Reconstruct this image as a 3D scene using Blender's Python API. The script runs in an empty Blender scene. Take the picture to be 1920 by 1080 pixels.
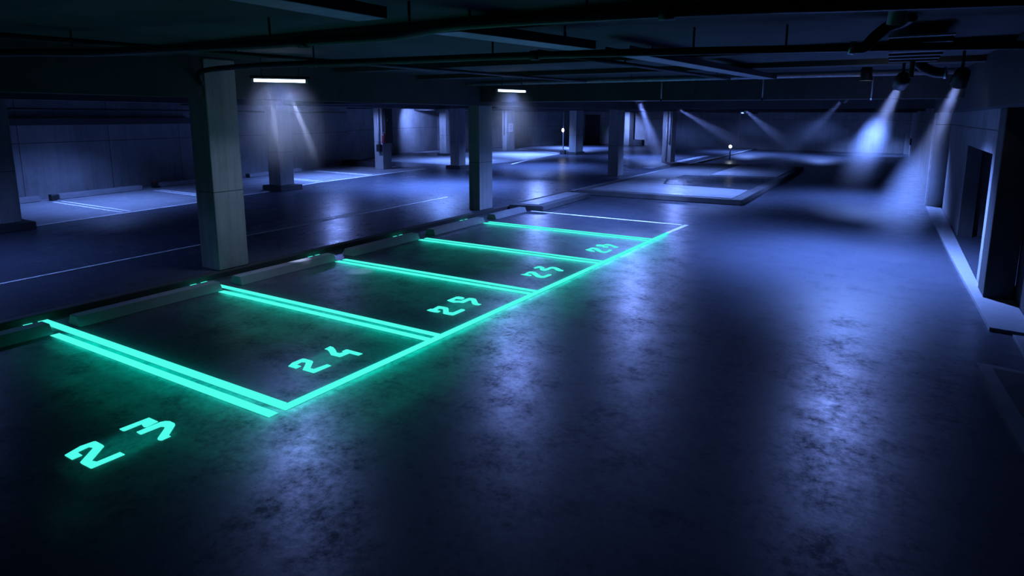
import bpy, bmesh, math, random
from mathutils import Vector, Matrix
random.seed(7)
scene = bpy.context.scene
COL = scene.collection
PI = math.pi

# ------------------------------------------------------------------ helpers
def link(o, parent=None):
    COL.objects.link(o)
    if parent is not None:
        o.parent = parent
    return o

def obj(name, bm, mats, parent=None, smooth=False, loc=None):
    me = bpy.data.meshes.new(name)
    bmesh.ops.recalc_face_normals(bm, faces=bm.faces)
    if loc is not None:
        bmesh.ops.translate(bm, verts=bm.verts, vec=-Vector(loc))
    bm.to_mesh(me); bm.free()
    for m in (mats if isinstance(mats, (list, tuple)) else [mats]):
        me.materials.append(m)
    if smooth:
        for p in me.polygons: p.use_smooth = True
    o = bpy.data.objects.new(name, me)
    link(o, parent)
    if loc is not None:
        o.location = loc
    return o

def tag(o, label, cat, group=None, kind=None):
    o['label'] = label; o['category'] = cat
    if group: o['group'] = group
    if kind: o['kind'] = kind
    return o

def struct(name, bm, m, smooth=False, label=None):
    o = obj(name, bm, m, None, smooth); o['kind'] = 'structure'
    if label: o['label'] = label
    return o

def thing(name, label, cat, loc=(0, 0, 0), group=None):
    o = bpy.data.objects.new(name, None); link(o)
    o.empty_display_size = .1
    o.location = loc
    return tag(o, label, cat, group)

def B():
    return bmesh.new()

def box(bm, x0, x1, y0, y1, z0, z1, bev=0.0, mi=0):
    vs = [bm.verts.new(p) for p in ((x0,y0,z0),(x1,y0,z0),(x1,y1,z0),(x0,y1,z0),(x0,y0,z1),(x1,y0,z1),(x1,y1,z1),(x0,y1,z1))]
    fs = [bm.faces.new([vs[i] for i in q]) for q in ((0,3,2,1),(4,5,6,7),(0,1,5,4),(1,2,6,5),(2,3,7,6),(3,0,4,7))]
    for f in fs: f.material_index = mi
    if bev:
        es = {e for f in fs for e in f.edges}
        bmesh.ops.bevel(bm, geom=list(es), offset=bev, segments=2, affect='EDGES', profile=.5)
    return bm

def prism(bm, pts, z0, z1, mi_side=0, mi_top=0):
    """pts: outline (x, y); extruded from z0 to z1"""
    a = [bm.verts.new((x, y, z0)) for x, y in pts]
    b = [bm.verts.new((x, y, z1)) for x, y in pts]
    n = len(pts)
    t = bm.faces.new(b); t.material_index = mi_top
    u = bm.faces.new(a[::-1]); u.material_index = mi_side
    for i in range(n):
        f = bm.faces.new((a[i], a[(i+1) % n], b[(i+1) % n], b[i])); f.material_index = mi_side
    return bm

def frustum(bm, b0, b1, z0, z1):
    """b0, b1: (x0,x1,y0,y1) rectangles at z0 and z1"""
    vs = []
    for (x0,x1,y0,y1), z in ((b0,z0),(b1,z1)):
        vs += [bm.verts.new(p) for p in ((x0,y0,z),(x1,y0,z),(x1,y1,z),(x0,y1,z))]
    for q in ((3,2,1,0),(4,5,6,7),(0,1,5,4),(1,2,6,5),(2,3,7,6),(3,0,4,7)):
        bm.faces.new([vs[i] for i in q])
    return bm

def tube(bm, pts, r, n=10, cap=True):
    pts = [Vector(p) for p in pts]
    rr = r if isinstance(r, (list, tuple)) else [r]*len(pts)
    rings = []; ref = None
    for i, p in enumerate(pts):
        d = (pts[min(i+1, len(pts)-1)] - pts[max(i-1, 0)]).normalized()
        if ref is None:
            ref = Vector((0,0,1)) if abs(d.z) < .9 else Vector((1,0,0))
        u = d.cross(ref)
        if u.length < 1e-5: u = d.cross(Vector((1,0,0)))
        u.normalize(); v = u.cross(d).normalized(); ref = v
        rings.append([bm.verts.new(p + rr[i]*(math.cos(a)*u + math.sin(a)*v)) for a in (2*PI*k/n for k in range(n))])
    for a, b in zip(rings, rings[1:]):
        for k in range(n):
            bm.faces.new((a[k], a[(k+1) % n], b[(k+1) % n], b[k]))
    if cap:
        bm.faces.new(rings[0][::-1]); bm.faces.new(rings[-1])
    return bm

def smooth_path(pts, k=6):
    """Catmull-Rom through pts"""
    P = [Vector(p) for p in pts]; out = []
    for i in range(len(P)-1):
        p0, p1, p2, p3 = P[max(i-1,0)], P[i], P[i+1], P[min(i+2, len(P)-1)]
        for j in range(k):
            t = j/k
            out.append(.5*((2*p1)+(p2-p0)*t+(2*p0-5*p1+4*p2-p3)*t*t+(3*p1-p0-3*p2+p3)*t**3))
    out.append(P[-1]); return out

# ------------------------------------------------------------------ materials
def new_mat(name):
    m = bpy.data.materials.new(name); m.use_nodes = True
    nt = m.node_tree; nt.nodes.clear()
    out = nt.nodes.new('ShaderNodeOutputMaterial')
    return m, nt, out

def N(nt, t, **kw):
    n = nt.nodes.new(t)
    for k, v in kw.items():
        if k.startswith('i_'):
            n.inputs[k[2:].replace('_', ' ')].default_value = v
        else:
            setattr(n, k, v)
    return n

def mathn(nt, op, a, b=None, c=None):
    n = nt.nodes.new('ShaderNodeMath'); n.operation = op
    for i, v in enumerate((a, b, c)):
        if v is None: continue
        if isinstance(v, (int, float)): n.inputs[i].default_value = v
        else: nt.links.new(v, n.inputs[i])
    return n.outputs[0]

def ramp(nt, fac, stops):
    r = nt.nodes.new('ShaderNodeValToRGB')
    e = r.color_ramp.elements
    while len(e) > 1: e.remove(e[-1])
    for i, (p, c) in enumerate(stops):
        x = e[0] if i == 0 else e.new(p)
        x.position = p; x.color = (*c, 1) if len(c) == 3 else c
    nt.links.new(fac, r.inputs[0]); return r.outputs[0]

def scaled_pos(nt, s):
    g = nt.nodes.new('ShaderNodeNewGeometry')
    m = nt.nodes.new('ShaderNodeVectorMath'); m.operation = 'MULTIPLY'
    nt.links.new(g.outputs['Position'], m.inputs[0]); m.inputs[1].default_value = s
    return m.outputs[0], g.outputs['Position']

def noise(nt, vec, scale, detail=6, rough=.6):
    n = N(nt, 'ShaderNodeTexNoise'); n.inputs['Scale'].default_value = scale
    n.inputs['Detail'].default_value = detail; n.inputs['Roughness'].default_value = rough
    nt.links.new(vec, n.inputs['Vector']); return n.outputs['Fac']

def concrete(name, base, rough=.75, joint_z=None, joint_y=None, streak=.35, spec=.3, offz=0.0, offy=0.0, jw=.012):
    """board-marked concrete: blotches, vertical streaks, formwork joints"""
    m, nt, out = new_mat(name)
    v1, P = scaled_pos(nt, (1, 1, 1)); v2, _ = scaled_pos(nt, (6, 6, .35))
    blotch = noise(nt, v1, .9, 8, .65); st = noise(nt, v2, 1.3, 5, .6); fine = noise(nt, v1, 28, 4, .7)
    f = mathn(nt, 'ADD', mathn(nt, 'MULTIPLY', blotch, 1-streak), mathn(nt, 'MULTIPLY', st, streak))
    f = mathn(nt, 'ADD', mathn(nt, 'MULTIPLY', f, .85), mathn(nt, 'MULTIPLY', fine, .15))
    c = ramp(nt, f, [(.28, tuple(x*.5 for x in base)), (.5, base), (.72, tuple(min(1, x*1.4) for x in base))])
    height = fine
    if joint_z or joint_y:
        sep = N(nt, 'ShaderNodeSeparateXYZ'); nt.links.new(P, sep.inputs[0])
        masks = []
        for ax, per, off in (('Z', joint_z, offz), ('Y', joint_y, offy)):
            if not per: continue
            q = mathn(nt, 'PINGPONG', mathn(nt, 'ADD', sep.outputs[ax], off), per/2)
            masks.append(mathn(nt, 'LESS_THAN', q, jw))
        mk = masks[0] if len(masks) == 1 else mathn(nt, 'MAXIMUM', masks[0], masks[1])
        mix = N(nt, 'ShaderNodeMix', data_type='RGBA'); nt.links.new(mk, mix.inputs[0])
        nt.links.new(c, mix.inputs[6]); mix.inputs[7].default_value = (*[x*.28 for x in base], 1)
        c = mix.outputs[2]
        height = mathn(nt, 'SUBTRACT', fine, mk)
    b = N(nt, 'ShaderNodeBump'); b.inputs['Strength'].default_value = .35; b.inputs['Distance'].default_value = .012
    nt.links.new(height, b.inputs['Height'])
    p = N(nt, 'ShaderNodeBsdfPrincipled'); nt.links.new(c, p.inputs['Base Color'])
    p.inputs['Roughness'].default_value = rough; p.inputs['Specular IOR Level'].default_value = spec
    nt.links.new(b.outputs[0], p.inputs['Normal']); nt.links.new(p.outputs[0], out.inputs[0])
    return m

def floor_mat(name, base, r0, r1, bump=.25, spec=.5, grain=1.0, stretch=(1, 1, 1)):
    """worn, sealed concrete: patchy gloss breaks the reflections up"""
    m, nt, out = new_mat(name)
    v1, P = scaled_pos(nt, stretch)
    big = noise(nt, v1, .45, 5, .55); mid = noise(nt, v1, 2.1, 10, .66); fine = noise(nt, v1, 38, 6, .7)
    f = mathn(nt, 'ADD', mathn(nt, 'MULTIPLY', big, .4), mathn(nt, 'ADD', mathn(nt, 'MULTIPLY', mid, .45), mathn(nt, 'MULTIPLY', fine, .15)))
    c = ramp(nt, f, [(.32, tuple(x*.74 for x in base)), (.5, base), (.68, tuple(x*1.28 for x in base))])
    sand = noise(nt, v1, 13, 12, .78)
    g = mathn(nt, 'ADD', mathn(nt, 'MULTIPLY', mid, .5), mathn(nt, 'MULTIPLY', sand, .5))
    rr = N(nt, 'ShaderNodeMapRange'); nt.links.new(g, rr.inputs[0])
    rr.inputs[1].default_value = .39; rr.inputs[2].default_value = .62
    rr.inputs[3].default_value = r1; rr.inputs[4].default_value = r0
    sp = N(nt, 'ShaderNodeMapRange'); nt.links.new(g, sp.inputs[0])
    sp.inputs[1].default_value = .41; sp.inputs[2].default_value = .60
    sp.inputs[3].default_value = spec*.10; sp.inputs[4].default_value = spec
    hh = mathn(nt, 'ADD', mathn(nt, 'MULTIPLY', fine, .35*grain), mathn(nt, 'MULTIPLY', mid, .5))
    b = N(nt, 'ShaderNodeBump'); b.inputs['Strength'].default_value = bump; b.inputs['Distance'].default_value = .012
    nt.links.new(hh, b.inputs['Height'])
    p = N(nt, 'ShaderNodeBsdfPrincipled'); nt.links.new(c, p.inputs['Base Color'])
    nt.links.new(rr.outputs[0], p.inputs['Roughness']); nt.links.new(sp.outputs[0], p.inputs['Specular IOR Level'])
    nt.links.new(b.outputs[0], p.inputs['Normal']); nt.links.new(p.outputs[0], out.inputs[0])
    return m

def plain(name, c, rough=.5, metal=0.0, var=.25, spec=.5):
    m, nt, out = new_mat(name)
    v1, _ = scaled_pos(nt, (1, 1, 1))
    f = noise(nt, v1, 9, 5, .6)
    cc = ramp(nt, f, [(.3, tuple(x*(1-var) for x in c)), (.7, tuple(min(1, x*(1+var)) for x in c))])
    p = N(nt, 'ShaderNodeBsdfPrincipled'); nt.links.new(cc, p.inputs['Base Color'])
    p.inputs['Roughness'].default_value = rough; p.inputs['Metallic'].default_value = metal
    p.inputs['Specular IOR Level'].default_value = spec
    nt.links.new(p.outputs[0], out.inputs[0]); return m

def emit(name, c, s):
    m, nt, out = new_mat(name)
    e = N(nt, 'ShaderNodeEmission'); e.inputs[0].default_value = (*c, 1); e.inputs[1].default_value = s
    nt.links.new(e.outputs[0], out.inputs[0]); return m

def vmath(nt, op, a, b=None):
    n = nt.nodes.new('ShaderNodeVectorMath'); n.operation = op
    for i, v in enumerate((a, b)):
        if v is None: continue
        if isinstance(v, (tuple, Vector)): n.inputs[i].default_value = tuple(v)
        else: nt.links.new(v, n.inputs[i])
    return n.outputs['Value'] if op in ('DOT_PRODUCT', 'LENGTH') else n.outputs[0]

def smooth(nt, x, a, b, ya, yb):
    mr = N(nt, 'ShaderNodeMapRange', interpolation_type='SMOOTHSTEP'); nt.links.new(x, mr.inputs[0])
    for i, v in zip((1, 2, 3, 4), (a, b, ya, yb)): mr.inputs[i].default_value = v
    return mr.outputs[0]

def haze_mat(name, shape, density, color=(.80, .87, 1.0), aniso=.2):
    """drifting mist, dense in the middle of its volume and thinning to nothing at its rim.
    shape: ('shaft', tip, direction, r0, slope, length) or ('cloud', centre, radii)"""
    m, nt, out = new_mat(name)
    v = N(nt, 'ShaderNodeVolumeScatter'); v.inputs['Color'].default_value = (*color, 1)
    v.inputs['Anisotropy'].default_value = aniso
    g = nt.nodes.new('ShaderNodeNewGeometry')
    if shape[0] == 'shaft':
        _, tip, dv, r0, slope, length = shape
        q = vmath(nt, 'SUBTRACT', g.outputs['Position'], Vector(tip))
        t = vmath(nt, 'DOT_PRODUCT', q, Vector(dv))
        l2 = vmath(nt, 'DOT_PRODUCT', q, q)
        perp = mathn(nt, 'SQRT', mathn(nt, 'MAXIMUM', mathn(nt, 'SUBTRACT', l2, mathn(nt, 'MULTIPLY', t, t)), 0.0))
        u = mathn(nt, 'DIVIDE', perp, mathn(nt, 'ADD', mathn(nt, 'MULTIPLY', t, slope), r0))
        d = mathn(nt, 'MULTIPLY', smooth(nt, u, .1, 1.0, density, 0), smooth(nt, t, length*.35, length*.98, 1, 0))
    else:
        _, c, rad = shape
        q = vmath(nt, 'DIVIDE', vmath(nt, 'SUBTRACT', g.outputs['Position'], Vector(c)), Vector(rad))
        d = smooth(nt, vmath(nt, 'LENGTH', q), 0.0, 1.0, density, 0)
    nt.links.new(d, v.inputs['Density']); nt.links.new(v.outputs[0], out.inputs['Volume'])
    return m

# ------------------------------------------------------------------ tuning
LIGHT = (.21, .33, 1.0)
DEEP = (.17, .31, 1.0)
GLOW = (.0, 1.0, .72)
MIST = (.32, .43, 1.0)

M = dict(
    floor=floor_mat('sealed dark concrete floor', (.032, .038, .052), .27, .42, bump=.17, spec=1.25),
    lane=floor_mat('smooth lane concrete', (.042, .050, .070), .24, .38, bump=.07, spec=.9),
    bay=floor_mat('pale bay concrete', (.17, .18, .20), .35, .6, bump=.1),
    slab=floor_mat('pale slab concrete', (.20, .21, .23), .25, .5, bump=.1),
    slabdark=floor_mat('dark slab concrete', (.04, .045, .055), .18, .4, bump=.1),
    wall=concrete('board marked wall concrete', (.17, .18, .19), joint_z=1.88, joint_y=2.85, offz=.0, offy=-.15),
    wallr=concrete('plain wall concrete', (.23, .235, .245), joint_z=2.6, joint_y=4.4),
    col=concrete('column concrete', (.22, .23, .235), joint_z=3.2, offz=1.72, streak=.5, jw=.008),
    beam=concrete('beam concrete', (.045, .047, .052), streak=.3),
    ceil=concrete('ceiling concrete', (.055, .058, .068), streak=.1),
    dark=concrete('dark painted concrete', (.035, .038, .042), streak=.2),
    stop=concrete('kerb concrete', (.13, .142, .155), streak=.2),
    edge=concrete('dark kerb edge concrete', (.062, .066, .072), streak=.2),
    kerb=concrete('shaded kerb face concrete', (.025, .027, .029), streak=.4),  # shade of the kerb face put into its dark colour
    line=plain('worn white road paint', (.62, .64, .68), .5),
    line2=plain('faint worn road paint', (.26, .28, .33), .5),
    pipe=plain('dark painted steel', (.030, .032, .036), .45, .3),
    pipel=plain('pale painted steel', (.33, .34, .38), .4, .2),
    metal=plain('brushed steel', (.45, .46, .5), .3, 1.0),
    black=plain('black enamel', (.012, .012, .014), .4),
    door=plain('dark door paint', (.016, .017, .026), .5),
    red=plain('red enamel', (.14, .008, .012), .4),
    sign=plain('pale green sign', (.22, .36, .22), .5),
    notice=plain('pale paper notice', (.5, .52, .58), .6),
    cyan=emit('glowing cyan line face', (.075, 1.0, .84), 1.0),
    cyanside=emit('glowing cyan line edge', (.06, 1.0, .8), 1.0),
    white=emit('white tube glow', (.62, .74, 1.0), 9.0),
    lens=emit('white lens glow', (.62, .74, 1.0), 25.0),
    bulb=emit('small white bulb glow', (.85, .92, 1.0), 12.0),
)
CY = [M['cyanside'], M['cyan']]

# ------------------------------------------------------------------ camera
cam_d = bpy.data.cameras.new('camera'); cam = bpy.data.objects.new('camera', cam_d); link(cam)
F, CX, CYP, PITCH, YAW, ROLL, EYE = 1154.69, 989.36, 411.84, .1667, -.5244, .0049, 2.8
fw = Vector((math.sin(YAW)*math.cos(PITCH), math.cos(YAW)*math.cos(PITCH), -math.sin(PITCH)))
rt = Vector((math.cos(YAW), -math.sin(YAW), 0)); up = rt.cross(fw)
r2 = math.cos(ROLL)*rt + math.sin(ROLL)*up; u2 = -math.sin(ROLL)*rt + math.cos(ROLL)*up
cam.matrix_world = Matrix(((r2.x, u2.x, -fw.x, 0), (r2.y, u2.y, -fw.y, 0), (r2.z, u2.z, -fw.z, EYE), (0, 0, 0, 1)))
cam_d.sensor_width = 36.0; cam_d.lens = F/1920*36.0
cam_d.shift_x = (960-CX)/1920; cam_d.shift_y = (CYP-540)/1920
cam_d.clip_start = .05; cam_d.clip_end = 300
scene.camera = cam

R = math.radians
def add_light(kind, name, parent, loc, power, color, **kw):
    d = bpy.data.lights.new(name, kind); d.energy = power; d.color = color
    for k, v in kw.items(): setattr(d, k, v)
    o = bpy.data.objects.new(name, d); link(o, parent); o.location = Vector(loc) - (Vector(parent.location) if parent else Vector())
    return o
def aim(o, dirv):
    o.rotation_euler = Vector(dirv).to_track_quat('-Z', 'Y').to_euler()

def glow(parent, x, y, lx, ly, L, rz=0.0):
    """unseen downward lights added over a glowing marking to give its spill on the floor"""
    for z, grow, k in ((.04, .04, .6), (.10, .30, .15), (.45, .6, .09)):  # added area lights without a fixture
        a, b = lx, ly + grow
        o = add_light('AREA', 'added_spill', parent, (x, y, z), k*L*PI*a*b, GLOW, shape='RECTANGLE', size=a, size_y=b)
        o.rotation_euler = (0, 0, rz)

LZ = .10            # height of the left-hand level above the bay floor
CEIL = 3.75

# ------------------------------------------------------------------ setting
bm = B(); box(bm, -9.80, 9, -6, 58, -.12, 0); struct('floor', bm, M['floor'])
bm = B(); box(bm, -36, -9.98, -6, 58, -.12, LZ); struct('floor_left', bm, M['lane'])
bm = B(); box(bm, -9.98, -9.80, -6, 20.3, -.1, LZ, .012); struct('trim_1', bm, M['kerb'], label='kerb edge between the bays and the raised lane, its shade put into the colour')
bm = B(); box(bm, -9.98, -9.80, 20.3, 58, -.1, LZ, .012); struct('trim_2', bm, M['stop'], label='kerb edge running on past the raised slab')
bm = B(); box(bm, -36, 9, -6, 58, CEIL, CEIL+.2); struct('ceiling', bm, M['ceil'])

def wall_poly(name, pts, z0, z1, t, m):
    """thin upright wall along a polyline, thickened to its left by t"""
    bm = B()
    P = [Vector((x, y, 0)) for x, y in pts]; off = []
    for i, p in enumerate(P):
        d = (P[min(i+1, len(P)-1)] - P[max(i-1, 0)]).normalized()
        off.append(p + Vector((-d.y, d.x, 0))*t)
    prism(bm, [(p.x, p.y) for p in P] + [(p.x, p.y) for p in reversed(off)], z0, z1)
    return struct(name, bm, m)

wall_poly('wall_left', [(-21.3, -6), (-23.2, 8.5), (-24.4, 14.8), (-25.3, 22.1), (-26.4, 25.3), (-27.1, 25.5), (-30.5, 33.4), (-31.5, 39.8), (-29.7, 44.2), (-27.0, 53.7), (-26.6, 57)], 0, CEIL, .25, M['wall'])
bm = B(); box(bm, -34, 1.9, 57, 57.3, 0, CEIL); struct('wall_back', bm, M['wallr'])
# right-hand wall with the doorway opening
bm = B(); box(bm, 1.50, 1.9, 23.6, 57, 0, CEIL); struct('wall_right', bm, M['wallr'])
bm = B()
box(bm, 1.66, 1.95, 17.9, 23.1, 0, CEIL); box(bm, 1.58, 1.95, 12.95, 17.9, 2.2, CEIL)
struct('wall_right_opening', bm, M['wallr'])
bm = B(); box(bm, 1.56, 1.95, 12.2, 12.95, 0, CEIL); struct('trim_3', bm, M['wallr'], label='pale jamb on the near side of the right-hand opening')
bm = B(); box(bm, 3.4, 3.6, 11, 23, 0, CEIL); box(bm, 1.95, 3.4, 18.0, 18.2, 0, CEIL); box(bm, 1.95, 3.4, 11.8, 12.0, 0, CEIL)
struct('wall_niche', bm, M['dark'])
bm = B(); box(bm, 1.90, 2.2, -6, 11.62, 0, CEIL); struct('wall_right_near', bm, M['dark'])
bm = B(); box(bm, 1.18, 1.5, 56.3, 57, 0, CEIL); struct('trim_4', bm, M['wallr'], label='narrow pier in the far right corner')
bm = B(); box(bm, 1.668, 1.95, 17.80, 17.895, 0, 2.2); struct('trim_30', bm, M['dark'], label='dark sheet over the far side of the right-hand opening')  # thin dark sheet added so the opening reads dark from its far edge
# beams
def beam(i, x0, x1, y0, y1, z0, label, m=None):
    bm = B(); box(bm, x0, x1, y0, y1, z0, CEIL); return struct('trim_%d' % i, bm, m or M['beam'], label=label)
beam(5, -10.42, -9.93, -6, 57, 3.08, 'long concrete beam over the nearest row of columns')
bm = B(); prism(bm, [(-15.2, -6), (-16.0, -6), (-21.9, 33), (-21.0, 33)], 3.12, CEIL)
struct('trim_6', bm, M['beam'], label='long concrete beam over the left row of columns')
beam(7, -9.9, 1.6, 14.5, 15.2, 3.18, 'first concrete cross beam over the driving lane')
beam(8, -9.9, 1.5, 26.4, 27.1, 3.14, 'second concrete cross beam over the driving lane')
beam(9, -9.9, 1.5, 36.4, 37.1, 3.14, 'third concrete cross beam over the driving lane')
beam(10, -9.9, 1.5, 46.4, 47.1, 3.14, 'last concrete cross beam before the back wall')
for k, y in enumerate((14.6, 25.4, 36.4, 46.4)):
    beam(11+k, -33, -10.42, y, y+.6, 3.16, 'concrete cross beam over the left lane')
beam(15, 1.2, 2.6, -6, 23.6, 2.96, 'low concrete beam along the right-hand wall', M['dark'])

# pale bay floor along the left wall, its lines
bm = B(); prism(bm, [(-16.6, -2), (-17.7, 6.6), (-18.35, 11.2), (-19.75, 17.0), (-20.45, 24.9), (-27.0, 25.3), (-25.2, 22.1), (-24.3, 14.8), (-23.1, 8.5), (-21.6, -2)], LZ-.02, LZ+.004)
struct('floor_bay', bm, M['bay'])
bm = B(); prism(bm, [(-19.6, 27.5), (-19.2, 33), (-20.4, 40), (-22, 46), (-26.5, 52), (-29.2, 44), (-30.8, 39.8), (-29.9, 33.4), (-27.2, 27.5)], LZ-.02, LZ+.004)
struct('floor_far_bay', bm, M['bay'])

def strip(bm, a, b, w, z0, z1):
    a = Vector((*a, 0)); b = Vector((*b, 0)); d = (b-a).normalized(); n = Vector((-d.y, d.x, 0))*w/2
    prism(bm, [tuple((p)[:2]) for p in (a-n, b-n, b+n, a+n)], z0, z1, 0, 1 if False else 0)

def painted(label, pts, w, m, group=None, z=LZ, name='bay_line'):
    bm = B()
    for a, b in zip(pts, pts[1:]): strip(bm, a, b, w, z+.001, z+.008)
    o = obj(name, bm, m); return tag(o, label, 'floor line', group)

painted('white front line of the left wall bays, piece at the picture edge', [(-16.9, .5), (-17.3, 4.6), (-17.42, 5.8)], .10, M['line'])
painted('white front line of the left wall bays, between the two plinthed columns', [(-17.75, 6.75), (-18.32, 11.1), (-18.95, 14.35)], .10, M['line'])
painted('white front line of the left wall bays, right of the plinthed column', [(-19.4, 15.55), (-19.79, 17.2), (-20.45, 24.9)], .10, M['line'])
painted('thin pale lane line running left of the concrete columns', [(-11.95, -1), (-12.1, 4.0), (-12.28, 7.5), (-12.6, 16.4)], .07, M['line'], name='lane_line')
painted('extra pale stripe doubling the lane line, on its column side', [(-12.40, 8.4), (-12.70, 13.9)], .05, M['line2'], name='lane_line')
painted('extra pale stripe doubling the lane line, on its wall side', [(-12.58, 8.6), (-12.90, 14.2)], .05, M['line2'], name='lane_line')
def pair(label, y0, y1, xa, xb, slope=0.0, w=.09):
    t = thing('bay_line', label, 'floor line', ((xa+xb)/2, (y0+y1)/2, LZ), 'double lines of the left wall bays')
    for y in (y0, y1):
        bm = B(); strip(bm, (xa, y+slope), (xb, y), w, LZ+.004, LZ+.012)
        o = obj('stripe', bm, M['line'], t); o.location = -Vector(t.location)
    return t
pair('white double bay line in front of the left wall, leftmost in view', 8.97, 9.20, -22.1, -18.20)
pair('white double bay line just left of the nearest concrete column', 12.2, 12.42, -22.6, -18.74, .1)
pair('white double bay line just right of the plinthed left column', 17.4, 17.64, -22.6, -19.98, .1)
pair('white double bay line left of the column with the cabinet', 20.6, 20.82, -24.0, -20.28, .1)
painted('bright white floor line right of the second concrete column', [(-18.3, 29.8), (-19.2, 33.2)], .14, M['line'])
painted('faint white floor line in the far left bay', [(-21.2, 41.0), (-27.5, 44.8)], .16, M['line'])
painted('pale floor stripe leading to the column with two conduits', [(-10.9, 31.5), (-10.9, 44)], .5, M['line2'])

# ------------------------------------------------------------------ glowing bays
def cyan_strip(bm, pts, h=.006):
    prism(bm, pts, .0005, h, 0, 1)
GL = 3.6
def front_x(y):        # centre of the front line drifts a little along its length
    return -4.83 + .036*(y-3.6)
BAYS = [  # lower stripe y0,y1  upper stripe y0,y1
    (3.450, 3.552, 3.620, 3.735, 'glowing cyan double bay line nearest the camera'),
    (5.760, 5.862, 5.945, 6.050, 'glowing cyan double bay line, second from the camera'),
    (8.185, 8.295, 8.365, 8.470, 'glowing cyan double bay line, third from the camera'),
    (10.655, 10.775, 10.855, 10.965, 'glowing cyan double bay line, fourth from the camera'),
    (13.270, 13.400, 13.490, 13.610, 'glowing cyan double bay line farthest from the camera'),
]
for k, (a0, a1, b0, b1, lab) in enumerate(BAYS):
    t = thing('bay_line', lab, 'floor line', (-7.2, (a0+b1)/2, 0), 'glowing double bay lines')
    xe = front_x(a0) - (.060 if k else -.05)
    segs = [((-9.80, -9.40), (a0, a1)), ((-9.04, xe), (a0, a1))]
    if k < 2: segs.append(((-9.80, front_x(b0)-.060), (b0, b1)))
    else: segs += [((-9.80, -9.40), (b0, b1)), ((-9.04, front_x(b0)-.060), (b0, b1))]
    for (x0, x1), (y0, y1) in segs:
        bm = B(); cyan_strip(bm, [(x0, y0), (x1, y0), (x1, y1), (x0, y1)])
        o = obj('stripe', bm, CY, t); o.location = -Vector(t.location)
    glow(t, (-9.03+xe)/2, (a0+b1)/2, xe+9.03, .22, GL)
    glow(t, -9.62, (a0+b1)/2, .28, .22, GL)
bm = B()
cyan_strip(bm, [(front_x(3.62)-.055, 3.62), (front_x(3.62)+.06, 3.62), (front_x(14.5)+.05, 14.5), (front_x(14.5)-.055, 14.5)])
fl = tag(obj('front_line', bm, CY), 'long glowing cyan line closing the bays along the driving lane', 'floor line')
glow(fl, front_x(9), 9.0, 10.8, .12, GL*1.3, rz=math.atan2(1, .036))
bm = B(); prism(bm, [(front_x(14.5)-.055, 14.5), (front_x(14.5)+.05, 14.5), (front_x(15.85)+.10, 15.85), (front_x(15.85)-.02, 15.85)], .0005, .008)
tag(obj('front_line', bm, M['line']), 'short unlit white end of the long bay front line', 'floor line')
bm = B(); prism(bm, [(-9.0, 15.70), (-4.46, 15.72), (-4.46, 15.84), (-9.0, 15.82)], .0005, .008)
tag(obj('bay_line', bm, M['line']), 'unlit white bay line at the far end of the glowing bays', 'floor line')

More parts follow.
